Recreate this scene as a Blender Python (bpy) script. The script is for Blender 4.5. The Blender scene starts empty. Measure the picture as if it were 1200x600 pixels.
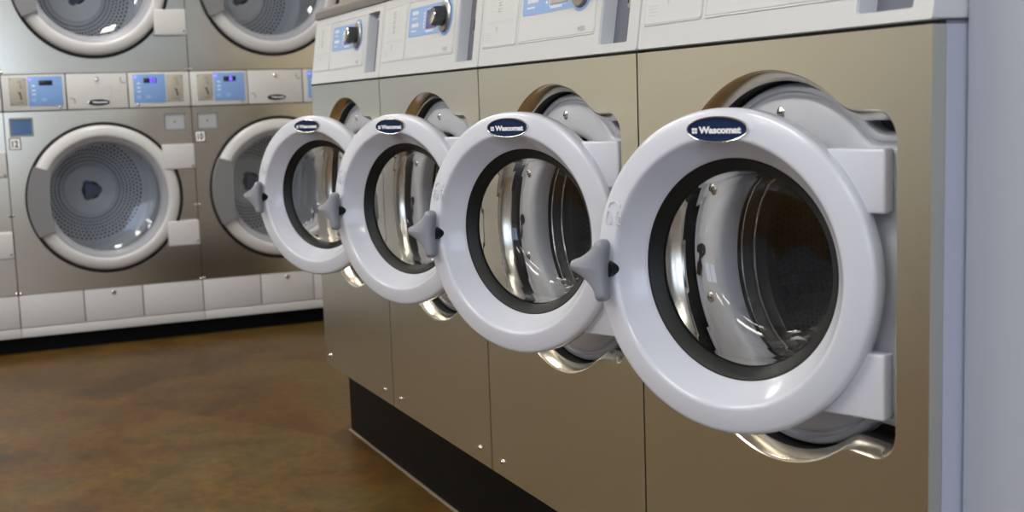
import bpy, bmesh, math
from mathutils import Vector, Matrix
from mathutils.geometry import tessellate_polygon
PI = math.pi
S = bpy.context.scene
COL = S.collection

# ------------------------------------------------------------------ materials
def newmat(name):
    m = bpy.data.materials.new(name); m.use_nodes = True
    nt = m.node_tree; b = nt.nodes['Principled BSDF']
    return m, nt, b
def pm(name, col, rough=.5, metal=0, coat=0, spec=.5, emit=None, es=0, noise=0, bump=0, nscale=60, stretch=None):
    m, nt, b = newmat(name)
    b.inputs['Base Color'].default_value = (*col, 1)
    b.inputs['Roughness'].default_value = rough
    b.inputs['Metallic'].default_value = metal
    b.inputs['Coat Weight'].default_value = coat
    b.inputs['Specular IOR Level'].default_value = spec
    if emit:
        b.inputs['Emission Color'].default_value = (*emit, 1)
        b.inputs['Emission Strength'].default_value = es
    if noise or bump:
        tc = nt.nodes.new('ShaderNodeTexCoord'); n = nt.nodes.new('ShaderNodeTexNoise')
        mp = nt.nodes.new('ShaderNodeMapping')
        if stretch: mp.inputs['Scale'].default_value = stretch
        nt.links.new(tc.outputs['Object'], mp.inputs['Vector']); nt.links.new(mp.outputs['Vector'], n.inputs['Vector'])
        n.inputs['Scale'].default_value = nscale; n.inputs['Detail'].default_value = 3
        if noise:
            r = nt.nodes.new('ShaderNodeMapRange')
            r.inputs['To Min'].default_value = max(0.02, rough-noise); r.inputs['To Max'].default_value = rough+noise
            nt.links.new(n.outputs['Fac'], r.inputs['Value']); nt.links.new(r.outputs['Result'], b.inputs['Roughness'])
        if bump:
            bp = nt.nodes.new('ShaderNodeBump'); bp.inputs['Strength'].default_value = bump; bp.inputs['Distance'].default_value = .001
            nt.links.new(n.outputs['Fac'], bp.inputs['Height']); nt.links.new(bp.outputs['Normal'], b.inputs['Normal'])
    return m

M = {}
M['steel'] = pm('brushed_stainless', (.66, .65, .57), .29, 1, noise=.04, bump=.10, nscale=40, stretch=(8, 8, 60))
M['dryer_steel'] = pm('warm_stainless', (.68, .62, .50), .20, 1, noise=.03, bump=.10, nscale=3, stretch=(1, 1, 1))
M['lip_steel'] = pm('polished_lip_steel', (.80, .75, .64), .20, 1)
M['chrome'] = pm('chrome', (.85, .84, .82), .12, 1)
M['ring_metal'] = pm('satin_ring', (.45, .45, .44), .38, 1)
M['wire'] = pm('spring_wire', (.75, .74, .70), .2, 1)
M['ring_white'] = pm('door_ring_enamel', (.66, .68, .75), .22, 0, coat=.3)
M['plate_grey'] = pm('grey_moulded_plastic', (.53, .55, .60), .32)
M['handle_grey'] = pm('handle_plastic', (.28, .29, .33), .35)
M['console_white'] = pm('console_plastic', (.66, .68, .69), .35)
M['inset_white'] = pm('console_inset', (.70, .72, .73), .3)
M['print_grey'] = pm('printed_grey', (.38, .40, .42), .6)
M['faint_grey'] = pm('printed_faint_grey', (.60, .61, .62), .6)
M['print_white'] = pm('printed_white', (.85, .87, .9), .5)
M['blue_label'] = pm('blue_label', (.30, .47, .80), .35)
M['dryer_blue'] = pm('dryer_blue_label', (.22, .38, .72), .35)
M['rubber'] = pm('black_rubber', (.006, .007, .006), .45, spec=.35)
M['black'] = pm('black_plinth', (.004, .0045, .005), .5, spec=.08)
M['dark'] = pm('dark_gap', (.006, .006, .006), .6)
M['cabinet'] = pm('cabinet_paint', (.50, .52, .62), .35)
M['lid'] = pm('lid_laminate', (.20, .19, .17), .45)
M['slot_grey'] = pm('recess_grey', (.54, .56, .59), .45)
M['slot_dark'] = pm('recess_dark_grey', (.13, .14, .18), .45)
M['navy'] = pm('badge_navy', (.004, .018, .07), .15, coat=.5)
M['badge_black'] = pm('badge_black', (.006, .010, .018), .2)
M['lcd'] = pm('violet_display', (.07, .06, .16), .2, emit=(.16, .13, .40), es=.35)
M['lcd_beige'] = pm('beige_display', (.55, .51, .47), .25)
M['knob'] = pm('knob_dark', (.05, .055, .06), .3)
M['dryer_white'] = pm('dryer_door_enamel', (.60, .60, .60), .3)
M['dryer_inner'] = pm('dryer_inner_trim', (.33, .34, .38), .35)
M['latch'] = pm('dryer_latch_grey', (.20, .20, .21), .45)
M['drawer'] = pm('dryer_drawer_paint', (.58, .575, .58), .4)
M['module'] = pm('control_module_paint', (.62, .62, .61), .45)
M['coin'] = pm('coin_plate_steel', (.46, .43, .36), .5, .4)
M['frame_grey'] = pm('recess_frame', (.22, .23, .24), .4)
M['recess_plate'] = pm('recess_plate', (.42, .43, .45), .35)
M['screen'] = pm('glossy_blue_screen', (.05, .12, .28), .12, coat=.6)
M['label_white'] = pm('number_plate_white', (.9, .9, .88), .5)
M['led'] = pm('violet_led', (.05, .02, .5), .4, emit=(.16, .08, 1.0), es=5)
M['led_off'] = pm('display_black', (.006, .007, .010), .25)
M['caulk'] = pm('sealant', (.26, .21, .15), .6)
M['lamp'] = pm('lamp_diffuser', (.9, .9, .9), .5, emit=(1, .965, .90), es=27)
M['lamp_frame'] = pm('lamp_frame', (.7, .7, .7), .5)
M['wall'] = pm('wall_paint', (.40, .43, .51), .45, bump=.15, nscale=220)
M['wall_warm'] = pm('wall_paint_warm', (.72, .66, .54), .7)
M['wall_room'] = pm('wall_paint_room', (.74, .70, .62), .7)
M['wall_dim'] = pm('wall_paint_slate', (.20, .21, .25), .6)
M['ceiling'] = pm('ceiling_paint', (.75, .74, .72), .8)
M['win_frame'] = pm('window_frame', (.25, .25, .26), .4)

def glass(name, tint=(1, 1, 1)):
    m, nt, b = newmat(name)
    b.inputs['Base Color'].default_value = (*tint, 1)
    b.inputs['Transmission Weight'].default_value = 1
    b.inputs['Roughness'].default_value = 0
    b.inputs['IOR'].default_value = 1.47
    return m
def thin_glass(name, tint=(.95, .97, .96), f0=.06):
    """one sheet standing for a flat pane: both faces reflect alike whichever side they are seen from"""
    m = bpy.data.materials.new(name); m.use_nodes = True
    nt = m.node_tree; nt.nodes.clear(); N = nt.nodes.new; L = nt.links.new
    o = N('ShaderNodeOutputMaterial'); mx = N('ShaderNodeMixShader'); t = N('ShaderNodeBsdfTransparent'); g = N('ShaderNodeBsdfGlossy')
    ge = N('ShaderNodeNewGeometry'); d = N('ShaderNodeVectorMath'); d.operation = 'DOT_PRODUCT'
    L(ge.outputs['Normal'], d.inputs[0]); L(ge.outputs['Incoming'], d.inputs[1])
    a = N('ShaderNodeMath'); a.operation = 'ABSOLUTE'; L(d.outputs['Value'], a.inputs[0])
    i = N('ShaderNodeMath'); i.operation = 'SUBTRACT'; i.inputs[0].default_value = 1; L(a.outputs[0], i.inputs[1])
    p = N('ShaderNodeMath'); p.operation = 'POWER'; L(i.outputs[0], p.inputs[0]); p.inputs[1].default_value = 5
    q = N('ShaderNodeMath'); q.operation = 'MULTIPLY_ADD'; L(p.outputs[0], q.inputs[0]); q.inputs[1].default_value = 1-f0; q.inputs[2].default_value = f0
    t.inputs[0].default_value = (*tint, 1); g.inputs['Roughness'].default_value = .015
    L(q.outputs[0], mx.inputs[0]); L(t.outputs[0], mx.inputs[1]); L(g.outputs[0], mx.inputs[2]); L(mx.outputs[0], o.inputs[0])
    return m
M['bowl_glass'] = glass('door_bowl_glass')
M['dryer_glass'] = thin_glass('dryer_window_glass', (.92, .94, .96))

def perforated(name, base, hole, rough, nang, nrad, rmin, rmax, axis='Y', metal=.7, cyl=None):
    """round holes staggered on a polar grid about the object's own axis (disc) or along its length (drum wall)"""
    m, nt, b = newmat(name)
    N = nt.nodes.new; L = nt.links.new
    def math_(op, a, c=None, v=None):
        n = N('ShaderNodeMath'); n.operation = op
        if isinstance(a, (int, float)): n.inputs[0].default_value = a
        else: L(a, n.inputs[0])
        if c is not None:
            if isinstance(c, (int, float)): n.inputs[1].default_value = c
            else: L(c, n.inputs[1])
        return n.outputs[0]
    tc = N('ShaderNodeTexCoord'); sp = N('ShaderNodeSeparateXYZ'); L(tc.outputs['Object'], sp.inputs[0])
    x, y, z = sp.outputs
    r = math_('SQRT', math_('ADD', math_('MULTIPLY', x, x), math_('MULTIPLY', z, z)))
    ang = math_('MULTIPLY', math_('ADD', math_('ARCTAN2', z, x), PI), nang/(2*PI))
    rad = math_('MULTIPLY', y if cyl else r, nrad)
    sh = math_('MULTIPLY', math_('FLOOR', rad), .5)
    fa = math_('SUBTRACT', math_('FRACT', math_('ADD', ang, sh)), .5)
    fr = math_('SUBTRACT', math_('FRACT', rad), .5)
    d = math_('SQRT', math_('ADD', math_('MULTIPLY', fa, fa), math_('MULTIPLY', fr, fr)))
    h = math_('LESS_THAN', d, .31)
    if not cyl:
        h = math_('MULTIPLY', h, math_('GREATER_THAN', r, rmin)); h = math_('MULTIPLY', h, math_('LESS_THAN', r, rmax))
    mx = N('ShaderNodeMix'); mx.data_type = 'RGBA'
    L(h, mx.inputs[0]); mx.inputs[6].default_value = (*base, 1); mx.inputs[7].default_value = (*hole, 1)
    L(mx.outputs[2], b.inputs['Base Color'])
    b.inputs['Roughness'].default_value = rough; b.inputs['Metallic'].default_value = metal
    return m
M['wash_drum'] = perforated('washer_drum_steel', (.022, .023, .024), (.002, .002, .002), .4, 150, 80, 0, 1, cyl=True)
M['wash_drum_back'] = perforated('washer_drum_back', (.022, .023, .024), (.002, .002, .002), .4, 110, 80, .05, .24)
M['dry_drum'] = pm('dryer_drum_steel', (.88, .89, .90), .4, .1)
M['dry_back'] = perforated('dryer_drum_back', (.78, .80, .84), (.02, .02, .025), .42, 72, 58, .135, .262, metal=.05)
M['dry_hub'] = pm('dryer_hub', (.95, .96, .98), .4, 0)
M['dry_lobe'] = pm('dryer_hub_lobe', (.10, .13, .26), .4)

# stained and sealed concrete floor
m, nt, b = newmat('stained_concrete'); M['floor'] = m
N = nt.nodes.new; L = nt.links.new
tc = N('ShaderNodeTexCoord')
def noise(scale, detail, rough=.6, vec=None):
    n = N('ShaderNodeTexNoise'); n.inputs['Scale'].default_value = scale; n.inputs['Detail'].default_value = detail
    n.inputs['Roughness'].default_value = rough; L(vec or tc.outputs['Object'], n.inputs['Vector']); return n
n1 = noise(1.1, 8, .62); n2 = noise(6, 9, .7); n3 = noise(160, 2); n4 = noise(2.3, 5)
cr = N('ShaderNodeValToRGB'); L(n1.outputs['Fac'], cr.inputs[0])
e = cr.color_ramp; e.elements[0].position = .36; e.elements[0].color = (.062, .033, .008, 1)
e.elements[1].position = .66; e.elements[1].color = (.122, .084, .024, 1)
k = e.elements.new(.5); k.color = (.118, .061, .013, 1)
b.inputs['Specular IOR Level'].default_value = .25
mx = N('ShaderNodeMix'); mx.data_type = 'RGBA'; mx.blend_type = 'MULTIPLY'; mx.inputs[0].default_value = .75
r2 = N('ShaderNodeValToRGB'); L(n2.outputs['Fac'], r2.inputs[0])
r2.color_ramp.elements[0].position = .40; r2.color_ramp.elements[0].color = (.62, .60, .55, 1)
r2.color_ramp.elements[1].position = .62; r2.color_ramp.elements[1].color = (1.25, 1.22, 1.1, 1)
L(cr.outputs[0], mx.inputs[6]); L(r2.outputs[0], mx.inputs[7])
mg = N('ShaderNodeMix'); mg.data_type = 'RGBA'        # olive patches
rg = N('ShaderNodeMapRange'); L(n4.outputs['Fac'], rg.inputs['Value']); rg.inputs['From Min'].default_value = .52; rg.inputs['From Max'].default_value = .72; rg.inputs['To Max'].default_value = .45
L(rg.outputs[0], mg.inputs[0]); L(mx.outputs[2], mg.inputs[6]); mg.inputs[7].default_value = (.11, .085, .025, 1)
mf = N('ShaderNodeMix'); mf.data_type = 'RGBA'; mf.blend_type = 'MULTIPLY'; mf.inputs[0].default_value = .8
n5 = noise(28, 6, .75); r5 = N('ShaderNodeValToRGB'); L(n5.outputs['Fac'], r5.inputs[0])
r5.color_ramp.elements[0].position = .36; r5.color_ramp.elements[0].color = (.60, .58, .55, 1)
r5.color_ramp.elements[1].position = .66; r5.color_ramp.elements[1].color = (1.3, 1.3, 1.25, 1)
L(mg.outputs[2], mf.inputs[6]); L(r5.outputs[0], mf.inputs[7]); mg = mf
# pale worn spots
v = N('ShaderNodeTexVoronoi'); v.inputs['Scale'].default_value = 2.6; L(tc.outputs['Object'], v.inputs['Vector'])
nd = noise(9, 3); ad = N('ShaderNodeMath'); ad.operation = 'MULTIPLY_ADD'; L(nd.outputs['Fac'], ad.inputs[0]); ad.inputs[1].default_value = .12; L(v.outputs['Distance'], ad.inputs[2])
ls = N('ShaderNodeMapRange'); L(ad.outputs[0], ls.inputs['Value']); ls.inputs['From Min'].default_value = .085; ls.inputs['From Max'].default_value = .115; ls.inputs['To Min'].default_value = .3; ls.inputs['To Max'].default_value = 0
mw = N('ShaderNodeMix'); mw.data_type = 'RGBA'; L(ls.outputs[0], mw.inputs[0]); L(mg.outputs[2], mw.inputs[6]); mw.inputs[7].default_value = (.30, .22, .11, 1)
L(mw.outputs[2], b.inputs['Base Color'])
rr = N('ShaderNodeMapRange'); L(n2.outputs['Fac'], rr.inputs['Value']); rr.inputs['To Min'].default_value = .26; rr.inputs['To Max'].default_value = .46
L(rr.outputs[0], b.inputs['Roughness'])
bp = N('ShaderNodeBump'); bp.inputs['Strength'].default_value = .12; bp.inputs['Distance'].default_value = .004
L(n2.outputs['Fac'], bp.inputs['Height']); L(bp.outputs['Normal'], b.inputs['Normal'])

# ------------------------------------------------------------------ mesh builder
class MB:
    def __init__(s): s.v = []; s.f = []; s.m = []; s.mats = []
    def mi(s, mat):
        if mat not in s.mats: s.mats.append(mat)
        return s.mats.index(mat)
    def add(s, vs, fs, mat, T=None):
        o = len(s.v); i = s.mi(mat)
        s.v += [tuple(T @ Vector(p)) if T else tuple(p) for p in vs]
        for f in fs: s.f.append(tuple(o+k for k in f)); s.m.append(i)
    def box(s, a, b_, mat, bevel=0, seg=2, T=None):
        bm = bmesh.new(); bmesh.ops.create_cube(bm, size=1)
        for v in bm.verts: v.co = Vector([(a[i]+b_[i])/2 + v.co[i]*(b_[i]-a[i]) for i in range(3)])
        if bevel: bmesh.ops.bevel(bm, geom=bm.edges[:], offset=bevel, segments=seg, profile=.5, affect='EDGES')
        s.bm(bm, mat, T)
    def bm(s, bm, mat, T=None):
        bm.verts.index_update()
        s.add([v.co[:] for v in bm.verts], [[v.index for v in f.verts] for f in bm.faces], mat, T); bm.free()
    def rings(s, rs, mat, closed=True, cap0=False, cap1=False, loop=False, T=None):
        n = len(rs[0]); vs = [p for r in rs for p in r]; fs = []
        R = len(rs)
        for i in range(R if loop else R-1):
            j = (i+1) % R
            for k in range(n if closed else n-1):
                l = (k+1) % n
                fs.append((i*n+k, i*n+l, j*n+l, j*n+k))
        if cap0: fs.append(tuple(range(n))[::-1])
        if cap1: fs.append(tuple((R-1)*n+k for k in range(n)))
        s.add(vs, fs, mat, T)
    def lathe(s, prof, c, mat, n=96, a0=0, a1=2*PI, cap0=False, cap1=False, loop=False, T=None):
        """prof: (r, y); axis along local y through c=(x,z)"""
        full = abs(a1-a0-2*PI) < 1e-6
        m_ = n if full else n+1
        rs = [[(c[0]+r*math.cos(a0+(a1-a0)*k/n), y, c[1]+r*math.sin(a0+(a1-a0)*k/n)) for k in range(m_)] for r, y in prof]
        s.rings(rs, mat, closed=full, cap0=cap0, cap1=cap1, loop=loop, T=T)
    def tube(s, pts, r, mat, n=8, loop=False, T=None):
        P = [Vector(p) for p in pts]; rs = []
        for i, p in enumerate(P):
            if loop: t = P[(i+1) % len(P)]-P[i-1]
            else: t = P[min(i+1, len(P)-1)]-P[max(i-1, 0)]
            t.normalize(); a = Vector((0, 1, 0)) if abs(t.y) < .9 else Vector((1, 0, 0))
            u = t.cross(a).normalized(); w = t.cross(u)
            rs.append([tuple(p+r*(math.cos(2*PI*k/n)*u+math.sin(2*PI*k/n)*w)) for k in range(n)])
        s.rings(rs, mat, cap0=not loop, cap1=not loop, loop=loop, T=T)
    def poly(s, loops, y, mat, T=None, depth=0, skip_front=False):
        """flat polygon with holes in the xz plane at y (loops of (x, z)); depth > 0 gives it thickness towards +y"""
        pts = [p for l in loops for p in l]
        tris = tessellate_polygon([[Vector((p[0], p[1], 0)) for p in l] for l in loops])
        vs = [(p[0], y, p[1]) for p in pts]
        fs = []
        for t in tris:
            a, b_, c = [Vector(vs[i]) for i in t]
            nn = (b_-a).cross(c-a)
            if nn.length < 1e-14: continue
            fs.append(tuple(t) if nn.y < 0 else tuple(t)[::-1])
        s.add(vs, fs, mat, T)
        if depth:
            o = 0
            for li, l in enumerate(loops):
                n = len(l)
                area = sum(l[i][0]*l[(i+1) % n][1]-l[(i+1) % n][0]*l[i][1] for i in range(n))
                r0 = [(p[0], y, p[1]) for p in l]; r1 = [(p[0], y+depth, p[1]) for p in l]
                s.rings([r0, r1], mat, T=T)
    def build(s, name, parent=None, loc=(0, 0, 0), angle=35, recalc=True, shift=False):
        me = bpy.data.meshes.new(name)
        cx = Vector(loc)
        me.from_pydata([tuple(Vector(p)-cx) for p in s.v], [], s.f)
        for mt in s.mats: me.materials.append(M[mt])
        me.polygons.foreach_set('material_index', s.m)
        me.polygons.foreach_set('use_smooth', [True]*len(s.f))
        if recalc:
            bm = bmesh.new(); bm.from_mesh(me)
            bmesh.ops.remove_doubles(bm, verts=bm.verts, dist=1e-6)
            bmesh.ops.recalc_face_normals(bm, faces=bm.faces); bm.to_mesh(me); bm.free()
        me.set_sharp_from_angle(angle=math.radians(angle))
        me.update()
        o = bpy.data.objects.new(name, me); COL.objects.link(o); o.location = loc
        if parent:
            o.parent = parent
            if shift: o.location = Vector(loc)-Vector(parent.location)
        return o

_txt = {}
def text_mesh(txt, bold=.012):
    if txt not in _txt:
        cu = bpy.data.curves.new('t', 'FONT'); cu.body = txt; cu.align_x = 'CENTER'; cu.align_y = 'CENTER'; cu.offset = bold; cu.resolution_u = 3
        ob = bpy.data.objects.new('t', cu); COL.objects.link(ob)
        dg = bpy.context.evaluated_depsgraph_get(); me = bpy.data.meshes.new_from_object(ob.evaluated_get(dg))
        _txt[txt] = ([v.co[:] for v in me.vertices], [tuple(p.vertices) for p in me.polygons])
        bpy.data.objects.remove(ob); bpy.data.curves.remove(cu); bpy.data.meshes.remove(me)
    return _txt[txt]
def put_text(mb, txt, x, y, z, h, mat, T=None, width=None, bold=.012):
    vs, fs = text_mesh(txt, bold)
    xs = [v[0] for v in vs]; ys = [v[1] for v in vs]
    w = max(xs)-min(xs); hh = max(ys)-min(ys); cx = (max(xs)+min(xs))/2; cy = (max(ys)+min(ys))/2
    sz = h/hh; sx = (width/w) if width else sz
    mb.add([(x+(v[0]-cx)*sx, y, z+(v[1]-cy)*sz) for v in vs], fs, mat, T)

def empty(name, loc, label, cat, group=None, rz=0):
    o = bpy.data.objects.new(name, None); COL.objects.link(o); o.location = loc; o.rotation_euler = (0, 0, rz)
    o.empty_display_size = .1
    o['label'] = label; o['category'] = cat
    if group: o['group'] = group
    return o
def copy_tree(o, parent=None):
    c = o.copy(); COL.objects.link(c); c.parent = parent
    for ch in [x for x in bpy.data.objects if x.parent == o]: copy_tree(ch, c)
    return c
def child(o, name):
    return [x for x in bpy.data.objects if x.parent == o and x.name.split('.')[0] == name]

def rrect(x0, z0, x1, z1, r, n=6):
    out = []
    for cx, cz, a in ((x1-r, z1-r, 0), (x0+r, z1-r, 90), (x0+r, z0+r, 180), (x1-r, z0+r, 270)):
        for k in range(n+1):
            t = math.radians(a+90*k/n); out.append((cx+r*math.cos(t), cz+r*math.sin(t)))
    return out

# ------------------------------------------------------------------ washer
W = .6574; ZT = 1.1077; ZB = .2386
OC = (.345, .794); OR = .270                      # porthole opening in the front panel
def sdf(x, z, top=0):
    d1 = math.hypot(x-OC[0], z-OC[1])-OR
    cx, cz, hx, hz, r = .445, .7935, .155, .2165-top, .040
    qx, qz = abs(x-cx)-hx+r, abs(z-cz)-hz+r
    d2 = math.hypot(max(qx, 0), max(qz, 0))+min(max(qx, qz), 0)-r
    k = .010; h = max(k-abs(d1-d2), 0)/k
    return max(min(d1, d2)-h*h*k*.25, x-.600)
NA = 288
def contour(level, top=0):
    out = []
    for i in range(NA):
        a = 2*PI*i/NA; lo, hi = .1, .45
        for _ in range(36):
            mid = (lo+hi)/2
            if sdf(OC[0]+mid*math.cos(a), OC[1]+mid*math.sin(a), top) < level: lo = mid
            else: hi = mid
        out.append((OC[0]+lo*math.cos(a), OC[1]+lo*math.sin(a)))
    return out
def circ(r, c=OC, n=NA): return [(c[0]+r*math.cos(2*PI*i/n), c[1]+r*math.sin(2*PI*i/n)) for i in range(n)]
def at(l, y): return [(p[0], y, p[1]) for p in l]

HX, HY, HZ = .580, .030, .794        # hinge axis
DA, DB = .248, -.008                  # hinge to ring centre, ring datum outward of the hinge line

def make_washer():
    root = empty('washing_machine', (0, 0, 0), '', 'washing machine')
    # stainless front panel with the drawn-in lip of the opening
    f = MB(); x0, x1, z0, z1 = .0022, W-.0022, ZB, ZT-.004
    outer = [(x0, z0), (x1, z0), (x1, z1), (x0, z1)]
    c0, c1, c2 = contour(0), contour(-.0035), contour(-.0140)
    f.poly([outer, c0], 0, 'steel')
    f.rings([at(outer, 0), at(outer, .02)], 'steel')
    f.rings([at(c0, 0), at(contour(-.0012), .0006), at(c1, .0030), at(c2, .022), at(contour(-.0150), .026)], 'lip_steel')
    f.rings([at(contour(-.0150), .026), at(contour(-.0150), .063)], 'dark')
    f.box((.03, .012, ZB-.004), (W-.03, .05, ZB+.002), 'steel')
    f.build('front_panel', root, angle=25)
    for sx in (.058, W-.067):
        s = MB(); s.lathe([(.0062, 0), (.0062, -.003), (.0045, -.005), (0.0001, -.0055)], (sx, .2715), 'chrome', 16)
        s.build('screw', root)
    # painted cabinet: sides, back, top and bottom; open towards the front
    c = MB()
    c.box((.002, .0205, ZB), (.008, .70, ZT), 'cabinet'); c.box((W-.008, .0205, ZB), (W-.002, .70, ZT), 'cabinet')
    c.box((.008, .694, ZB), (W-.008, .70, ZT), 'dark'); c.box((.008, .0205, ZB), (W-.008, .70, ZB+.006), 'dark')
    c.box((.002, .012, ZT-.004), (W-.002, .70, ZT+.001), 'dark')
    c.box((-.0001, .0018, ZB+.004), (.0021, .03, ZT), 'dark'); c.box((W-.0021, .0018, ZB+.004), (W-.0001, .0204, ZT), 'dark') if 0 else None
    c.build('cabinet', root)
    # moulded grey surround inside the opening
    p = MB()
    p.rings([at(contour(-.0149), .062), at(contour(-.0190, .012), .062)], 'dark')
    p.rings([at(contour(-.0180, .012), .063), at(contour(-.0184, .012), .048), at(contour(-.0200, .012), .0435), at(contour(-.0225, .012), .0420), at(contour(-.0290, .012), .0412),
             at(contour(-.0315, .012), .0455), at(contour(-.0345, .012), .0458), at(contour(-.0375, .012), .0405), at(contour(-.0410, .012), .0385), at(circ(.190), .038), at(circ(.178), .040),
             at(circ(.172), .047), at(circ(.171), .070)], 'plate_grey')
    p.build('porthole_surround', root, angle=40)
    for ang in (95, 152, 200, 265):
        a = math.radians(ang); q = (OC[0]+.212*math.cos(a), OC[1]+.212*math.sin(a))
        s = MB(); s.lathe([(.0085, .039), (.0085, .037), (.0065, .0355), (.0001, .0345)], q, 'chrome', 20)
        s.box((q[0]-.0055, .0343, q[1]-.0011), (q[0]+.0055, .0352, q[1]+.0011), 'dark')
        s.build('surround_screw', root)
    k = MB(); kx, kz = .1215, .783
    k.poly([[(kx+.0105*math.cos(math.radians(t)), kz+.012+.0105*math.sin(math.radians(t))) for t in range(-50, 231, 20)] +
            [(kx+.000, kz-.014), (kx-.004, kz-.030), (kx-.013, kz-.028), (kx-.009, kz-.006)]], .0372, 'dark')
    k.build('latch_slot', root)
    g = MB()
    g.lathe([(.1715, .066), (.176, .074), (.182, .082), (.176, .090), (.170, .096), (.178, .104), (.180, .112), (.168, .122), (.172, .14)], OC, 'rubber')
    g.build('door_gasket', root, angle=60)
    for y, r in ((.080, .1745), (.100, .1685)):
        w = MB(); w.tube([(OC[0]+r*math.cos(2*PI*i/72), y, OC[1]+r*math.sin(2*PI*i/72)) for i in range(72)], .0022, 'wire', 8, loop=True)
        w.build('clamp_wire', root)
    d = MB()
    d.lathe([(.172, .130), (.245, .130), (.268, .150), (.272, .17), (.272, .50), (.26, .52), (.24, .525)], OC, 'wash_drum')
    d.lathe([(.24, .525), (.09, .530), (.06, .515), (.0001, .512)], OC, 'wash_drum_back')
    dr = d.build('drum', root, loc=(OC[0], 0, OC[1]), angle=40)
    for ang in (200, 320, 80):                     # lifting ribs inside the drum
        a = math.radians(ang); l = MB(); rs = []
        for y in (.17, .19, .46, .49):
            hgt = .045 if .18 < y < .48 else .005
            t = Vector((-math.sin(a), 0, math.cos(a))); o_ = Vector((math.cos(a), 0, math.sin(a))); c_ = Vector((OC[0], y, OC[1]))
            rs.append([tuple(c_+o_*.2712+t*.032), tuple(c_+o_*(.2712-hgt)+t*.010), tuple(c_+o_*(.2712-hgt)-t*.010), tuple(c_+o_*.2712-t*.032)])
        l.rings(rs, 'wash_drum', closed=False)
        for j in range(9):
            cc = Vector((OC[0], .19+j*.032, OC[1]))+o_*(.2712-.047)
            u = Vector((0, .0035, 0)); w_ = Vector((-math.sin(a), 0, math.cos(a)))*.0035
            l.add([tuple(cc+u*math.cos(q*PI/4)+w_*math.sin(q*PI/4)) for q in range(8)], [tuple(range(8))], 'chrome')
        l.build('drum_lifter', root)

    # ---- console, leaning back
    LEAN = .028/.1923
    T = Matrix(((1, 0, 0, 0), (0, 1, LEAN, 0), (0, 0, 1, ZT+.002), (0, 0, 0, 1)))   # (u, depth, s) -> local
    H = .1905; cs = MB()
    slot = rrect(.523, .014, .622, .172, .004, 2)
    fr = rrect(.003, .0, W-.003, H, .004, 3)
    cs.poly([fr, slot], 0, 'console_white', T)
    back = rrect(.002, -.001, W-.002, H+.001, .004, 3)
    cs.rings([at(fr, 0), at(back, .002), at(back, .30)], 'console_white', T=T)
    # coin-box recess
    sl = [(x, y) for x, y in slot]
    cs.rings([at(sl, 0), at([((x-.5725)*.97+.5725, (z-.093)*.985+.093) for x, z in sl], .004)], 'console_white', T=T)
    sx0, sx1, sz0, sz1 = .5245, .6205, .0155, .1705
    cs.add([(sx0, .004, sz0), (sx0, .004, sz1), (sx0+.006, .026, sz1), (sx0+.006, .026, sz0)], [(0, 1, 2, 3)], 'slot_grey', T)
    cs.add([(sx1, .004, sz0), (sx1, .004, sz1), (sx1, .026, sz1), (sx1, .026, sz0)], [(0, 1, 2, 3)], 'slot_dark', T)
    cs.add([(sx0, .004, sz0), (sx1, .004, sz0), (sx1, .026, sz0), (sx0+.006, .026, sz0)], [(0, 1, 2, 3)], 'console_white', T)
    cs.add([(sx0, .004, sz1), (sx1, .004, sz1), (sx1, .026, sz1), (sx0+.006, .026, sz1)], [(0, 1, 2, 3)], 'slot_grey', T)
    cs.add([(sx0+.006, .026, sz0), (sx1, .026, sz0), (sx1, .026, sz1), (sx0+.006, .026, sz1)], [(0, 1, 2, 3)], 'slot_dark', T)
    con = cs.build('console', root, angle=30, recalc=False)
    lab = MB()
    def plate(u0, s0, u1, s1, mat, th=.0012, r=.004, mb=lab, y=0):
        o1 = rrect(u0, s0, u1, s1, r, 3); i1 = rrect(u0+.0012, s0+.0012, u1-.0012, s1-.0012, r*.8, 3)
        mb.rings([at(o1, y), at(i1, y-th)], mat, T=T); mb.poly([i1], y-th, mat, T)
    def groove(u0, s0, u1, s1, mb=lab):
        mb.tube([tuple((p[0], -.0006, p[1])) for p in rrect(u0, s0, u1, s1, .004, 3)], .0012, 'inset_white', 6, loop=True, T=T)
    groove(.016, .036, .180, .171); groove(.190, .036, .505, .171)
    plate(.017, .037, .179, .170, 'inset_white'); 
    y = -.0016
    for z in (.083, .086): lab.box((.03, y, z), (.165, y+.0003, z+.0006), 'faint_grey', T=T)
    for j, z in enumerate((.105, .117, .129, .141, .151)):          # printed wash symbols
        lab.box((.084, y, z), (.104, y+.0004, z+.0012), 'print_grey', T=T); lab.box((.084, y, z+.006), (.104, y+.0004, z+.0070), 'print_grey', T=T)
        lab.box((.088+.002*(j % 2), y, z), (.090+.002*(j % 2), y+.0004, z+.0065), 'print_grey', T=T)
        lab.box((.116, y, z+.002), (.128+.004*(j % 3), y+.0004, z+.0030), 'faint_grey', T=T)
        lab.box((.050+.003*(j % 2), y, z+.002), (.066, y+.0004, z+.0030), 'faint_grey', T=T)
    for z in (.050, .055, .060, .065): lab.box((.028, y, z), (.055, y+.0004, z+.001), 'faint_grey', T=T)
    lab.add([(.078, y, .076), (.092, y, .076), (.085, y, .062)], [(0, 1, 2)], 'faint_grey', T)
    lab.build('instruction_label', con)
    it = MB(); plate(.192, .038, .503, .169, 'inset_white', mb=it)
    put_text(it, 'WSSX', .4585, y, .0475, .0085, 'print_grey', T, width=.030, bold=.02)
    it.build('control_inset', con)
    # blue label with a round bay for the knob
    bl = MB(); kc = (.447, .121); kr = .043; s0, s1 = .0865, .155
    out = []
    for px, pz in rrect(.205, s0, .478, s1, .007, 5): out.append((px, pz))
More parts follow.
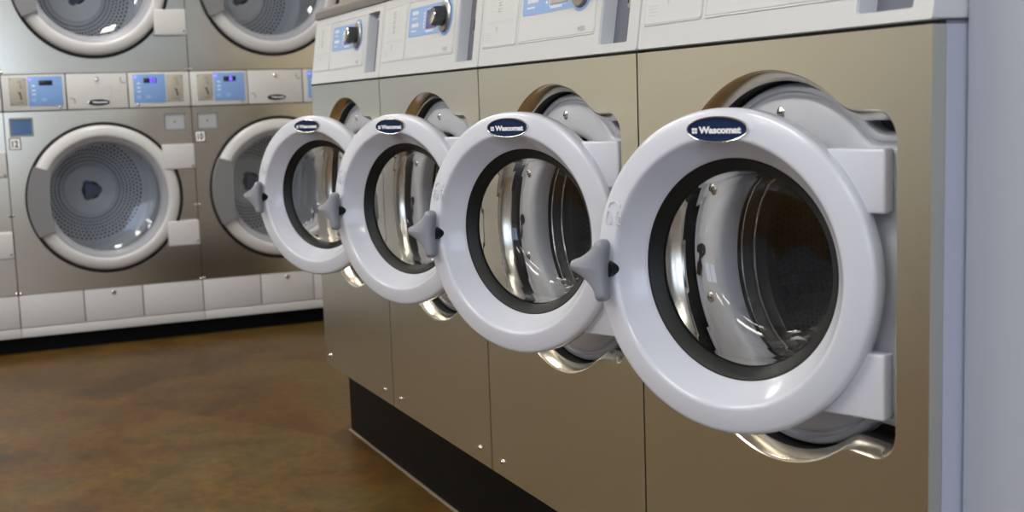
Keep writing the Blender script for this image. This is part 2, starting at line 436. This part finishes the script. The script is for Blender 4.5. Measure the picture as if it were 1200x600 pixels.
    # union by radial sampling about the label's centre
    def inside(px, pz):
        q = abs(px-.3415)-(.1365-.007), abs(pz-(s0+s1)/2)-((s1-s0)/2-.007)
        a_ = math.hypot(max(q[0], 0), max(q[1], 0))+min(max(q), 0)-.007
        return min(a_, math.hypot(px-kc[0], pz-kc[1])-kr)
    out = []
    for i in range(240):
        a = 2*PI*i/240; lo, hi = .005, .2
        for _ in range(30):
            mid = (lo+hi)/2
            if inside(.42+mid*math.cos(a), .121+mid*math.sin(a)) < 0: lo = mid
            else: hi = mid
        out.append((.42+lo*math.cos(a), .121+lo*math.sin(a)))
    # left end is long: sample it from the rectangle centre instead
    rect = [p for p in rrect(.205, s0, .478, s1, .007, 5) if p[0] < .40]
    out = [p for p in out if p[0] >= .40]
    allp = out+rect
    allp.sort(key=lambda p: math.atan2(p[1]-.121, p[0]-.40))
    bl.poly([allp], -.0019, 'blue_label', T, depth=.0012)
    yy = -.0022
    for (u0, w_, z, h_) in ((.225, .046, .138, .009), (.225, .040, .128, .0035), (.225, .050, .109, .009), (.225, .036, .0985, .0035), (.326, .050, .0925, .004)):
        n_ = int(w_/.007)
        for j in range(n_):
            bl.box((u0+j*.007, yy, z), (u0+j*.007+.0056, yy+.0003, z+h_), 'print_white', T=T)
    for j in range(5): bl.box((.306, yy, .103+j*.008), (.313, yy+.0003, .108+j*.008), 'print_white', T=T)
    bl.tube([(p[0], yy, p[1]) for p in rrect(.322, .097, .401, .146, .003, 2)], .0007, 'print_white', 5, loop=True, T=T)
    bl.build('blue_label', con)
    ds = MB(); ds.poly([rrect(.326, .1005, .3965, .1425, .002, 2)], -.0035, 'lcd', T, depth=.002)
    ds.build('display', con)
    kn = MB()
    kn.lathe([(.036, -.0018), (.036, -.0055), (.033, -.008), (.024, -.009)], kc, 'ring_metal', 48, T=T)
    kn.build('knob_ring', con)
    kn = MB()
    pr = []
    for (r, yv) in ((.021, -.008), (.021, -.022), (.020, -.032), (.018, -.034)):
        pr.append([(kc[0]+(r+(.0009 if i % 2 else -.0009)*(yv < -.01))*math.cos(2*PI*i/48), yv, kc[1]+(r+(.0009 if i % 2 else -.0009)*(yv < -.01))*math.sin(2*PI*i/48)) for i in range(48)])
    kn.rings(pr, 'knob', T=T); kn.lathe([(.0185, -.034), (.017, -.036), (.0001, -.0355)], kc, 'chrome', 48, T=T)
    kn.build('knob', con)
    cm = MB()                                              # coin mechanism inside the recess
    cm.box((.600, .006, .070), (.6195, .0255, .150), 'coin', .003, T=T)
    cm.lathe([(.011, .024), (.011, .008), (.009, .006), (.0001, .006)], (.601, .157), 'chrome', 20, T=T)
    cm.box((.603, .0052, .078), (.606, .0062, .100), 'dark', T=T)
    put_text(cm, '200', .598, .0255, .043, .010, 'print_white', T, width=.026)
    cm.box((.590, .004, .150), (.6195, .0255, .1525), 'slot_grey', T=T)
    cm.build('coin_mechanism', con)
    ld = MB()
    prof = [(-.004, .0), (-.006, .006), (-.003, .022), (.010, .034), (.030, .037), (.62, .037), (.62, .0)]
    yo, zo = .028, ZT+.002+H+.0015
    rs = [[(x, yo+p[0], zo+p[1]) for p in prof] for x in (.001, .004, W-.004, W-.001)]
    for q in (0, 3): rs[q] = [(p[0], p[1]+(.003 if i < 4 else 0), p[2]-(.002 if 2 <= i <= 5 else 0)) for i, p in enumerate(rs[q])]
    ld.rings(rs, 'lid', cap0=True, cap1=True)
    ld.build('lid', root)

    # ---- door, modelled shut about its hinge; local x to the right, -y outward
    cx, cy = -DA, -DB
    C0 = (cx, 0)
    r = MB()
    hb = lambda h: cy-h
    r.lathe([(.152, hb(-.013)), (.205, hb(-.013)), (.216, hb(-.006)), (.2215, hb(.004)), (.2218, hb(.0235)), (.2208, hb(.0278)), (.2180, hb(.0305)), (.2140, hb(.0320)),
             (.200, hb(.0352)), (.1870, hb(.0375)), (.1838, hb(.0374)), (.1812, hb(.0358)), (.1785, hb(.0320)), (.1572, hb(.0010)), (.1550, hb(-.001)), (.1535, hb(-.004)), (.1545, hb(-.008))], C0, 'ring_white', 144, loop=True)
    door = r.build('door', root, angle=35)
    door.location = (HX, HY, HZ)
    ga = MB()
    ga.lathe([(.1545, hb(-.0045)), (.1520, hb(-.004)), (.1500, hb(-.006)), (.137, hb(-.018)), (.1355, hb(-.0205)), (.137, hb(-.024)), (.150, hb(-.024)), (.155, hb(-.0135))], C0, 'rubber', 96)
    ga.build('gasket', door, angle=60)
    gl = MB()
    gl.lathe([(.1400, hb(-.0205)), (.1375, hb(-.029)), (.133, hb(-.056)), (.127, hb(-.088)), (.117, hb(-.104)), (.095, hb(-.113)), (.05, hb(-.117)), (.0001, hb(-.118)),
              (.0001, hb(-.112)), (.05, hb(-.111)), (.093, hb(-.107)), (.112, hb(-.099)), (.1215, hb(-.085)), (.128, hb(-.058)), (.1325, hb(-.029)), (.1350, hb(-.0205))], C0, 'bowl_glass', 144)
    gl.build('glass_bowl', door, angle=80)
    for zc, hz_ in ((.921-HZ, .0400), (.663-HZ, .0425)):
        ha = MB(); ha.box((-.110, cy-.014, zc-hz_), (-.023, cy+.012, zc+hz_), 'ring_white', .004, 3)
        ha.build('hinge_arm', door)
    hp = MB(); hp.lathe([(.0001, -.010), (.010, -.010), (.010, .012), (.0001, .012)], (.0, 0), 'chrome', 16)
    pin = MB()
    n = 16
    pin.rings([[(.0+.007*math.cos(2*PI*i/n), .020+.007*math.sin(2*PI*i/n), zz) for i in range(n)] for zz in (-.165, .165)], 'latch', cap0=True, cap1=True)
    pin.build('hinge_pin', door)
    # three-pronged handle
    h = MB()
    tip, ur, lr = (-.252, .004), (-.203, .037), (-.200, -.037)
    def arc(p, q, bulge, n=9):
        P, Q = Vector(p), Vector(q); mid = (P+Q)/2; d_ = Q-P; nn = Vector((-d_.y, d_.x))
        c_ = mid+nn*bulge
        return [tuple((1-t)**2*P+2*t*(1-t)*c_+t*t*Q) for t in [i/n for i in range(n+1)]]
    def cap(c_, r_, a0, a1, n=6): return [(c_[0]+r_*math.cos(math.radians(a0+(a1-a0)*i/n)), c_[1]+r_*math.sin(math.radians(a0+(a1-a0)*i/n))) for i in range(n+1)]
    o = []
    o += cap((-.238, -.002), .0100, 105, 255)
    o += arc(o[-1], (-.203, -.038), .15)[1:-1]
    o += cap((-.1925, -.0420), .0105, 170, 350)
    o += arc(o[-1], (-.1805, .026), .10)[1:-1]
    o += cap((-.1910, .029), .0105, 0, 165)
    o += arc(o[-1], o[0], .15)[1:-1]
    o = [(cx+p[0]+.0, p[1]) for p in o]
    cxm = sum(p[0] for p in o)/len(o); czm = sum(p[1] for p in o)/len(o)
    def sc(kf):
        out_ = []; ins = (1-kf)*.035
        for i in range(len(o)):
            a_, b2, c2_ = Vector(o[i-1]), Vector(o[i]), Vector(o[(i+1) % len(o)]); t_ = (c2_-a_).normalized()
            out_.append(tuple(b2+Vector((-t_.y, t_.x))*ins))
        return out_
    def sc_old(kf): return [(cxm+(p[0]-cxm)*kf, czm+(p[1]-czm)*kf) for p in o]
    def dome(l, base): return [(p[0], base, p[1]) for p in l]
    h.rings([dome(sc(.80), hb(.044)), dome(sc(.97), hb(.046)), dome(sc(1), hb(.052)), dome(sc(.96), hb(.061)), dome(sc(.82), hb(.066))], 'handle_grey')
    h.poly([sc(.82)], hb(.066), 'handle_grey'); h.poly([sc(.80)], hb(.044), 'handle_grey')
    h.lathe([(.012, hb(.030)), (.012, hb(.048)), (.0001, hb(.048))], (cx-.190, -.006), 'rubber', 20)
    h.build('handle', door, angle=50)
    # embossed lock symbols
    lk = MB(); base = hb(.0388)
    def P3(x, z):                                           # rides on the ring's face
        rr_ = math.hypot(x-cx, z); hh = .0352-(rr_-.200)*.2-max(0, rr_-.214)*.6
        return (x, cy-hh-.0006, z)
    for (lx, open_) in ((-.192, True), (-.171, False)):
        X = cx+lx; Z = .0675 if open_ else .0685
        lk.tube([P3(*p) for p in rrect(X-.0062, Z-.009, X+.0062, Z+.003, .0015, 2)], .0009, 'ring_white', 5, loop=True)
        sh = [(X+.0042*math.cos(math.radians(t)), Z+.006+.0045*math.sin(math.radians(t))) for t in range(0, 181, 20)]
        lk.tube([P3(*p) for p in ([(X+.0042, Z+.003)] if not open_ else [])+sh+[(X-.0042, Z+.003)]], .0009, 'ring_white', 5)
        lk.tube([P3(X, Z-.006), P3(X, Z)], .0009, 'ring_white', 5)
    AX, AZ = cx-.1815, .079
    lk.tube([P3(AX+.013*math.cos(math.radians(t)), AZ+.013*math.sin(math.radians(t))) for t in range(20, 161, 14)], .0009, 'ring_white', 5)
    ex = (AX+.013*math.cos(math.radians(20)), AZ+.013*math.sin(math.radians(20)))
    lk.tube([P3(ex[0]-.005, ex[1]+.001), P3(*ex), P3(ex[0]+.001, ex[1]+.0055)], .0009, 'ring_white', 5)
    lk.build('lock_symbol', door)
    # oval badge
    bd = MB(); bc = (cx-.002, .1935)
    def ov(a, b_, yv, n=64): return [(bc[0]+a*math.cos(2*PI*i/n), yv, bc[1]+b_*math.sin(2*PI*i/n)) for i in range(n)]
    yb = hb(.0345)
    bd.rings([ov(.0490, .0180, yb+.004), ov(.0490, .0180, yb-.0035), ov(.048, .0170, yb-.0048), ov(.0468, .0159, yb-.0042)], 'chrome')
    bd.rings([ov(.0468, .0159, yb-.0042), ov(.030, .010, yb-.0046)], 'navy', cap1=True)
    put_text(bd, 'Wascomat', bc[0]+.0055, yb-.0052, bc[1]-.0008, .0095, 'print_white', width=.067, bold=.055)
    ex_, ez_ = bc[0]-.0345, bc[1]-.0015
    for i in range(2):
        for j in range(2):
            bd.box((ex_-.0042+i*.0045, yb-.0054, ez_-.0038+j*.0040), (ex_-.0042+i*.0045+.0038, yb-.0050, ez_-.0038+j*.0040+.0033), 'print_white')
    bd.build('badge', door, angle=40)
    return root

w0 = make_washer()
door_deg = [30.3, 24.0, 24.6, 21.7]
wlabels = ['stainless washer at the aisle end of the row, above the free plinth corner',
           'second stainless washer from the far end, violet display and whole dark knob in view',
           'third stainless washer from the far end, with a beige display and 200 in its slot',
           'stainless washer standing against the pale blue-grey wall, only the foot of its console in view']
washers = []
for i in range(4):
    w = w0 if i == 0 else copy_tree(w0)
    w.location = (i*W, 0, 0); w['label'] = wlabels[i]; w['group'] = 'front-loading washers in a row with open doors'
    d = child(w, 'door')[0]; d.rotation_euler = (0, 0, math.radians(door_deg[i]))
    washers.append(w)
cn = child(washers[2], 'console')[0]; dsp = child(cn, 'display')[0]
dsp.data = dsp.data.copy(); dsp.data.materials.clear(); dsp.data.materials.append(M['lcd_beige']); dsp['label'] = 'unlit beige display'

p = MB()
p.box((-.030, .080, 0), (4*W-.004, .66, ZB-.0045), 'black', .002)
pl = p.build('plinth'); pl['label'] = 'long black plinth raising the row of washers off the floor'; pl['category'] = 'plinth'
s = MB(); s.box((-.036, .072, 0), (4*W-.004, .081, .005), 'caulk', .002); s.box((-.036, .081, 0), (-.029, .66, .005), 'caulk', .002)
s.build('sealant_bead', pl)

# ------------------------------------------------------------------ stacked dryers (local: x along the row, -y towards the room)
WD = .80; ZD = .2635; ZC0 = 1.066; ZC1 = 1.2275; ZTOP = 2.03
def dryer_door(root, zc, c_x=.398):
    r = MB()
    r.lathe([(.270, -.024), (.276, -.030), (.284, -.032), (.308, -.028), (.318, -.022), (.3235, -.012), (.3245, -.002), (.268, -.002)], (c_x, zc), 'dryer_white', 120, loop=True)
    door = r.build('door', root, angle=50)
    s = MB(); s.lathe([(.324, -.0005), (.324, -.006), (.330, -.008), (.3385, -.005), (.3385, -.0005)], (c_x, zc), 'rubber', 120); s.build('door_seal', door, angle=60)
    s = MB(); s.lathe([(.271, -.023), (.262, -.018), (.254, -.016), (.248, -.006), (.241, .004), (.238, .02)], (c_x, zc), 'dryer_inner', 96); s.build('inner_rim', door, angle=60)
    g = MB(); g.lathe([(.241, .003), (.232, .020), (.20, .030), (.12, .037), (.0001, .040)], (c_x, zc), 'dryer_glass', 96)
    g.build('window_glass', door, angle=80)
    # latch: grey segment of the ring on the left
    l = MB(); outer = []; xc = c_x-.250; za = .155
    a0 = math.pi-math.asin(za/.331); a1 = math.pi+math.asin(za/.331)
    outer = [(c_x+.331*math.cos(a0+(a1-a0)*i/24), zc+.331*math.sin(a0+(a1-a0)*i/24)) for i in range(25)]
    innr = [(xc+.024-.012*math.cos((i-6)/6*PI/2)*1.0, zc-.132+.264*i/12) for i in range(13)]
    pts = outer+innr
    l.poly([pts], -.046, 'latch', depth=.03); l.build('latch', door, angle=30)
    for z0, z1 in ((.784, .897), (.4315, .5465)):
        b0, b1 = zc+z0-.672, zc+z1-.672
        h = MB(); h.box((.655, -.034, b0), (.7965, -.001, b1), 'dryer_white', .006, 3)
        h.lathe([(.005, -.034), (.005, -.0365), (.0001, -.037)], (.785, b0+.018 if z0 < .6 else b0+.012), 'latch', 12)
        h.build('hinge_block', door)
    return door
def drum(root, zc, c_x=.398):
    d = MB()
    d.lathe([(.300, .021), (.245, .021), (.242, .060), (.262, .075), (.30, .08)], (c_x, zc), 'dark', 96)
    d.lathe([(.30, .08), (.335, .09), (.345, .12), (.345, .70), (.33, .725), (.29, .735)], (c_x, zc), 'dry_drum', 96)
    d.lathe([(.29, .735), (.128, .735)], (c_x, zc), 'dry_back', 96)
    d.lathe([(.1275, .7345), (.124, .700), (.112, .690), (.05, .665), (.045, .65)], (c_x, zc), 'dry_hub', 64)
    o = d.build('drum', root, loc=(c_x, 0, zc), angle=40)
    l = MB(); l.rings([[(c_x+(q*(.040+.010*math.cos(3*t)))*math.cos(t), y, zc+(q*(.040+.010*math.cos(3*t)))*math.sin(t)) for t in [2*PI*i/36 for i in range(36)]] for q, y in ((1.1, .665), (1.0, .640), (.8, .628), (.05, .626))], 'dry_lobe')
    l.build('hub_boss', o, shift=True)
    for ang in (30, 150, 270):
        a = math.radians(ang); v_ = MB(); rs = []
        for y in (.13, .68):
            t = Vector((-math.sin(a), 0, math.cos(a))); o_ = Vector((math.cos(a), 0, math.sin(a))); c_ = Vector((c_x, y, zc))
            rs.append([tuple(c_+o_*.344+t*.02), tuple(c_+o_*.285+t*.006), tuple(c_+o_*.285-t*.006), tuple(c_+o_*.344-t*.02)])
        v_.rings(rs, 'dry_drum', cap0=True, cap1=True); v_.build('drum_vane', root)

def make_dryer():
    root = empty('stack_dryer', (0, 0, 0), '', 'dryer')
    def fpanel(z0, z1, zc, name):
        f = MB(); o = [(.0022, z0), (WD-.0022, z0), (WD-.0022, z1), (.0022, z1)]
        hole = circ(.300, (.398, zc), 96)
        f.poly([o, hole], 0, 'dryer_steel'); f.rings([at(o, 0), at([(.001, z0-.001), (WD-.001, z0-.001), (WD-.001, z1+.001), (.001, z1+.001)], .0015), at([(.001, z0-.001), (WD-.001, z0-.001), (WD-.001, z1+.001), (.001, z1+.001)], .02)], 'dryer_steel')
        f.rings([at(hole, 0), at(hole, .02)], 'dryer_steel')
        f.build(name, root, angle=25)
        for px, pz in ((.008, z0+.006), (WD-.008, z0+.006), (.008, (z0+z1)/2-.05), (WD-.008, (z0+z1)/2-.05)):
            s = MB(); s.lathe([(.006, 0), (.006, -.002), (.0001, -.004)], (px, pz), 'chrome', 10); s.build('screw', root)
    fpanel(ZD+.001, ZC0-.0015, .672, 'lower_front_panel'); fpanel(ZC1+.0015, ZTOP, 1.627, 'upper_front_panel')
    for zc in (.672, 1.627): dryer_door(root, zc); drum(root, zc)
    c = MB()
    c.box((.002, .0205, .075), (.008, .80, ZTOP), 'dark'); c.box((WD-.008, .0205, .075), (WD-.002, .80, ZTOP), 'dark')
    c.box((.008, .79, .075), (WD-.008, .80, ZTOP), 'dark'); c.box((.008, .0205, ZTOP-.006), (WD-.008, .79, ZTOP), 'dark')
    c.box((.008, .0205, ZC0), (WD-.008, .79, ZC1), 'dark'); c.box((.0, .008, .118), (WD, .0206, ZD), 'dark')
    c.build('cabinet', root)
    t = MB(); t.box((.0, .05, 0), (WD, .10, .074), 'black'); t.build('toe_kick', root)
    t = MB(); t.box((.0012, -.002, .0745), (WD-.0012, .05, .1155), 'drawer', .002); t.build('base_rail', root)
    for j, (a, b_) in enumerate(((.0, .272), (.272, .528), (.528, .80))):
        d = MB(); d.box((a+.002, -.001, .1185), (b_-.002, .019, ZD-.002), 'drawer', .0015)
        o = d.build('lint_panel', root)
        if j == 1:
            k = MB(); k.lathe([(.011, -.001), (.011, -.005), (.009, -.007), (.0001, -.007)], (.402, .2405), 'chrome', 20); k.box((.4005, -.0076, .2345), (.4035, -.0069, .2465), 'dark'); k.build('lock', o)
    # control strip
    def module(a, b_, printed=False):
        mbx = MB(); mbx.box((a+.0025, -.006, ZC0+.003), (b_-.0025, .019, ZC1-.003), 'module', .0025)
        if not printed: return mbx.build('control_module', root)
        y = -.0066
        for (u0, z0, u1, z1) in ((.310, 1.128, .340, 1.142), (.480, 1.135, .490, 1.148)):
            mbx.box((u0, y, z0), (u1, y+.0003, z1), 'faint_grey')
        for u in (.350, .388, .428): mbx.tube([(p[0], y, p[1]) for p in rrect(u, 1.124, u+.030, 1.160, .008, 3)], .0012, 'faint_grey', 5, loop=True)
        for u in (.352, .430): mbx.box((u, y, 1.166), (u+.028, y+.0003, 1.170), 'faint_grey')
        mbx.box((.275, y, 1.205), (.315, y+.0003, 1.208), 'faint_grey')
        mbx.tube([(.497, y, 1.205), (.497, y, 1.190), (.503, y, 1.183), (.516, y, 1.183)], .003, 'print_grey', 6)
        mbx.tube([(.278, y, 1.118), (.291, y, 1.118), (.297, y, 1.111), (.297, y, 1.096)], .003, 'print_grey', 6)
        return mbx.build('control_module', root)
    ms = [module(0, .264), module(.264, .526, True), module(.526, .80)]
    def coinplate(a, b_, par):
        k = MB(); k.box((a, -.0085, 1.092), (b_, -.005, 1.213), 'coin', .002)
        for px in (a+.006, b_-.006):
            for pz in (1.099, 1.206): k.lathe([(.004, -.008), (.004, -.0105), (.0001, -.0115)], (px, pz), 'chrome', 10)
        mx_ = (a+b_)/2+.006
        k.add([(mx_-.008, -.0089, 1.150), (mx_+.003, -.0089, 1.150), (mx_+.010, -.0089, 1.118), (mx_+.004, -.0089, 1.116), (mx_-.001, -.0089, 1.140)], [(0, 1, 2, 3, 4)], 'dark')
        k.add([(mx_+.003, -.0089, 1.185), (mx_+.007, -.0089, 1.185), (mx_+.011, -.0089, 1.166), (mx_+.005, -.0089, 1.166)], [(0, 1, 2, 3)], 'frame_grey')
        k.box((mx_-.006, -.0089, 1.192), (mx_+.009, -.0084, 1.196), 'frame_grey'); k.box((mx_-.010, -.0089, 1.103), (mx_+.014, -.0084, 1.107), 'frame_grey')
        k.build('coin_plate', par)
    coinplate(.032, .102, ms[0]); coinplate(.693, .768, ms[2])
    def blue(a, b_, par):
        k = MB(); k.box((a, -.0078, 1.088), (b_, -.005, 1.2165), 'dryer_blue', .001)
        for j, z in enumerate((1.20, 1.176, 1.157, 1.140)):
            k.box((a+.016, -.0082, z-.003), (a+.030, -.0077, z+.002), 'print_white') if j else None
        k.box((a+.012, -.0081, 1.108), (a+.030, -.0077, 1.122), 'blue_label'); k.box((a+.054, -.0081, 1.108), (a+.074, -.0077, 1.122), 'blue_label')
        k.build('blue_label', par)
        l = MB(); l.lathe([(.0045, -.0078), (.0045, -.0090), (.0001, -.0096)], (a+.010, 1.204), 'led', 12); l.build('indicator_lamp', par)
        d = MB(); d.box((a+.045, -.0088, 1.177), (a+.102, -.006, 1.199), 'led_off', .001)
        d.build('display', par)
    blue(.108, .250, ms[0]); blue(.550, .690, ms[2])
    def knb(x, z, par, r=.007):
        k = MB(); k.lathe([(r, -.005), (r, -.012), (r*.7, -.015), (.0001, -.0155)], (x, z), 'chrome', 16); k.build('lock', par)
    knb(.235, 1.083, ms[0]); knb(.566, 1.083, ms[2]); knb(.395, 1.199, ms[1], .010)
    k = MB(); bc = (.398, 1.0975)
    k.rings([[(bc[0]+a*math.cos(2*PI*i/40), yv, bc[1]+b_*math.sin(2*PI*i/40)) for i in range(40)] for a, b_, yv in ((.048, .0145, -.005), (.048, .0145, -.0085), (.045, .0125, -.0092))], 'chrome')
    k.rings([[(bc[0]+a*math.cos(2*PI*i/40), yv, bc[1]+b_*math.sin(2*PI*i/40)) for i in range(40)] for a, b_, yv in ((.045, .0125, -.0092), (.02, .005, -.0094))], 'badge_black', cap1=True)
    put_text(k, 'Wascomat', bc[0]+.004, -.0098, bc[1], .008, 'print_white', width=.062, bold=.02)
    k.build('badge', ms[1])
    # recessed catches in the upper corners of the lower panel
    def catch(a, b_):
        k = MB(); o = rrect(a, .958, b_, 1.040, .004, 2); i_ = rrect(a+.008, .966, b_-.008, 1.032, .003, 2)
        k.poly([o, i_], -.004, 'frame_grey', depth=.004); k.rings([at(i_, -.004), at(i_, .012)], 'frame_grey'); 
        ob = k.build('catch_frame', root, recalc=False)
        q = MB(); q.poly([i_], -.001, 'recess_plate'); q.lathe([(.004, -.001), (.004, -.002), (.0001, -.002)], ((a+b_)/2, .999), 'dark', 12); q.build('catch_plate', ob, recalc=False)
        return ob
    catch(.020, .118); catch(.672, .772)
    return root

DX, DY0 = -2.0445, -.8105
d0 = make_dryer()
dlabels = {-1: 'stacked dryer mostly out of view beside number 12, only a strip of it showing',
           0: 'stacked stainless dryer numbered 12, bright perforated drum behind its lower round door',
           1: 'stacked stainless dryer numbered 10, partly hidden behind the aisle-end washer and its door'}
dry = {}
for i in (0, -1, 1):
    d = d0 if i == 0 else copy_tree(d0)
    d.location = (DX, DY0+i*WD, 0); d.rotation_euler = (0, 0, PI/2)
    d['label'] = dlabels[i]; d['group'] = 'stacked dryers along the far wall'; dry[i] = d
# what differs: number plates, lit displays, blue window
def plate_num(root, txt, x, z):
    k = MB(); k.box((x, -.0035, z), (x+.048, 0, z+.052), 'led_off', .001); k.box((x+.004, -.0042, z+.004), (x+.044, -.003, z+.048), 'label_white')
    put_text(k, txt, x+.024, -.0046, z+.026, .030, 'led_off', width=.026, bold=.03); k.build('number_plate', root)
plate_num(dry[0], '12', .014, .902); plate_num(dry[1], '10', .008, .902)
cf = [c for c in child(dry[0], 'catch_frame') if c.data.vertices[0].co.x < .4][0]
cp = child(cf, 'catch_plate')[0]; cp.data = cp.data.copy(); cp.data.materials.clear()
for _ in range(2): cp.data.materials.append(M['screen'])
cp['label'] = 'shiny blue plate'
def digits(root, txt, a, left):
    mod = [c for c in child(root, 'control_module')]
    xs = sorted(mod, key=lambda o: min(v.co.x for v in o.data.vertices)); par = xs[0] if left else xs[2]
    k = MB(); w_ = .012*len(txt); cx_ = a+.102-.006-w_/2
    if left: cx_ = a+.078
    put_text(k, txt, cx_, -.0093, 1.188, .0165, 'led', width=.0125*len(txt), bold=.004); k.build('lit_digits', par)
digits(dry[0], '25', .550, False); digits(dry[1], '8', .108, True)

# ------------------------------------------------------------------ the room
def struct(name, a, b_, mat, kind='structure'):
    m_ = MB(); m_.box(a, b_, mat); o = m_.build(name); o['kind'] = kind; return o
XE, YS, H = 7.0, -4.6, 2.75
struct('floor', (-3.0, YS-.1, -.1), (XE+.1, 1.0, 0), 'floor')
struct('ceiling', (-3.0, YS-.1, H), (XE+.1, 1.0, H+.1), 'ceiling')
struct('wall_far', (-3.0, YS, 0), (-2.88, 1.0, H), 'wall_warm')
struct('wall_back', (-2.88, .90, 0), (4*W+.004, 1.0, H), 'wall_room')
struct('wall_right', (4*W+.0015, .050, 0), (XE, .14, H), 'wall')
struct('wall_left', (-2.88, YS-.1, 0), (XE, YS, H), 'wall_dim')
struct('wall_dryer_standin', (-2.88, YS, 0), (-2.07, DY0-WD-.01, H), 'wall_warm')  # unseen wall added in place of further dryers, for the washer fronts to reflect
# shop window wall behind the camera
wz0, wz1 = .55, 2.35
wins = [(-4.3, -2.5), (-2.2, -.35)]
mb = MB(); ys = [YS]+[v for w_ in wins for v in w_]+[.14]
for i in range(0, len(ys), 2): mb.box((XE, ys[i], 0), (XE+.1, ys[i+1], H), 'wall_room')
for a, b_ in wins:
    mb.box((XE, a, 0), (XE+.1, b_, wz0), 'wall_room'); mb.box((XE, a, wz1), (XE+.1, b_, H), 'wall_room')
o = mb.build('wall_front'); o['kind'] = 'structure'
for i, (a, b_) in enumerate(wins):
    k = MB()
    for (p, q) in (((XE+.02, a, wz0), (XE+.07, a+.05, wz1)), ((XE+.02, b_-.05, wz0), (XE+.07, b_, wz1)), ((XE+.02, a, wz0), (XE+.07, b_, wz0+.05)), ((XE+.02, a, wz1-.05), (XE+.07, b_, wz1)), ((XE+.02, (a+b_)/2-.02, wz0), (XE+.07, (a+b_)/2+.02, wz1))):
        k.box(p, q, 'win_frame')
    o = k.build('window_%d' % (i+1)); o['kind'] = 'structure'

# ceiling lamps, out of view; first two added to brighten dryers and reflected wall
for i, (x, y) in enumerate(((-1.15, -.55), (-.9, -2.9), (.6, -1.7), (2.6, -1.6), (5.0, -1.6), (.2, -3.4), (2.6, -3.4), (5.0, -3.4))):
    t = empty('ceiling_light', (x, y, H), 'unseen fluorescent ceiling light above the laundry aisle', 'ceiling light', 'ceiling lights over the aisle')
    k = MB(); k.box((-.62, -.17, -.045), (.62, .17, -.001), 'lamp_frame', .004); k.build('housing', t)
    k = MB(); k.box((-.59, -.14, -.052), (.59, .14, -.0455), 'lamp'); k.build('diffuser', t)

# daylight through the shop windows
for i, (a, b_) in enumerate(wins):
    ld = bpy.data.lights.new('window_daylight', 'AREA'); ld.shape = 'RECTANGLE'; ld.size = b_-a-.1; ld.size_y = wz1-wz0-.1
    ld.energy = 28; ld.color = (.62, .76, 1.0)
    lo = bpy.data.objects.new('window_daylight', ld); COL.objects.link(lo)
    lo.location = (XE+.15, (a+b_)/2, (wz0+wz1)/2); lo.rotation_euler = (0, math.radians(90), 0)
wd = bpy.data.worlds.new('world'); S.world = wd; wd.use_nodes = True
bg = wd.node_tree.nodes['Background']; bg.inputs[0].default_value = (.60, .75, 1, 1); bg.inputs[1].default_value = .8

# ------------------------------------------------------------------ camera
yaw, pitch, roll = .4233, .1246, -.0341
f = Vector((-math.cos(yaw)*math.cos(pitch), math.sin(yaw)*math.cos(pitch), -math.sin(pitch)))
r = f.cross(Vector((0, 0, 1))).normalized(); u = r.cross(f)
c_, s_ = math.cos(roll), math.sin(roll); r2 = c_*r+s_*u; u2 = -s_*r+c_*u
cam = bpy.data.cameras.new('camera'); co = bpy.data.objects.new('camera', cam); COL.objects.link(co)
mw_ = Matrix((r2, u2, -f)).transposed().to_4x4(); mw_.translation = Vector((3.6968, -1.0091, 1.0312)); co.matrix_world = mw_
cam.sensor_width = 36; cam.lens = 1429.44*36/1200; cam.clip_start = .05; cam.clip_end = 50
cam.dof.use_dof = True; cam.dof.focus_distance = 2.15; cam.dof.aperture_fstop = 6.0
S.camera = co
S.view_settings.view_transform = 'Standard'; S.view_settings.look = 'None'; S.view_settings.gamma = 1; S.view_settings.exposure = -.08
S.view_settings.use_curve_mapping = False
S.cycles.max_bounces = 12; S.cycles.transparent_max_bounces = 16; S.cycles.glossy_bounces = 6
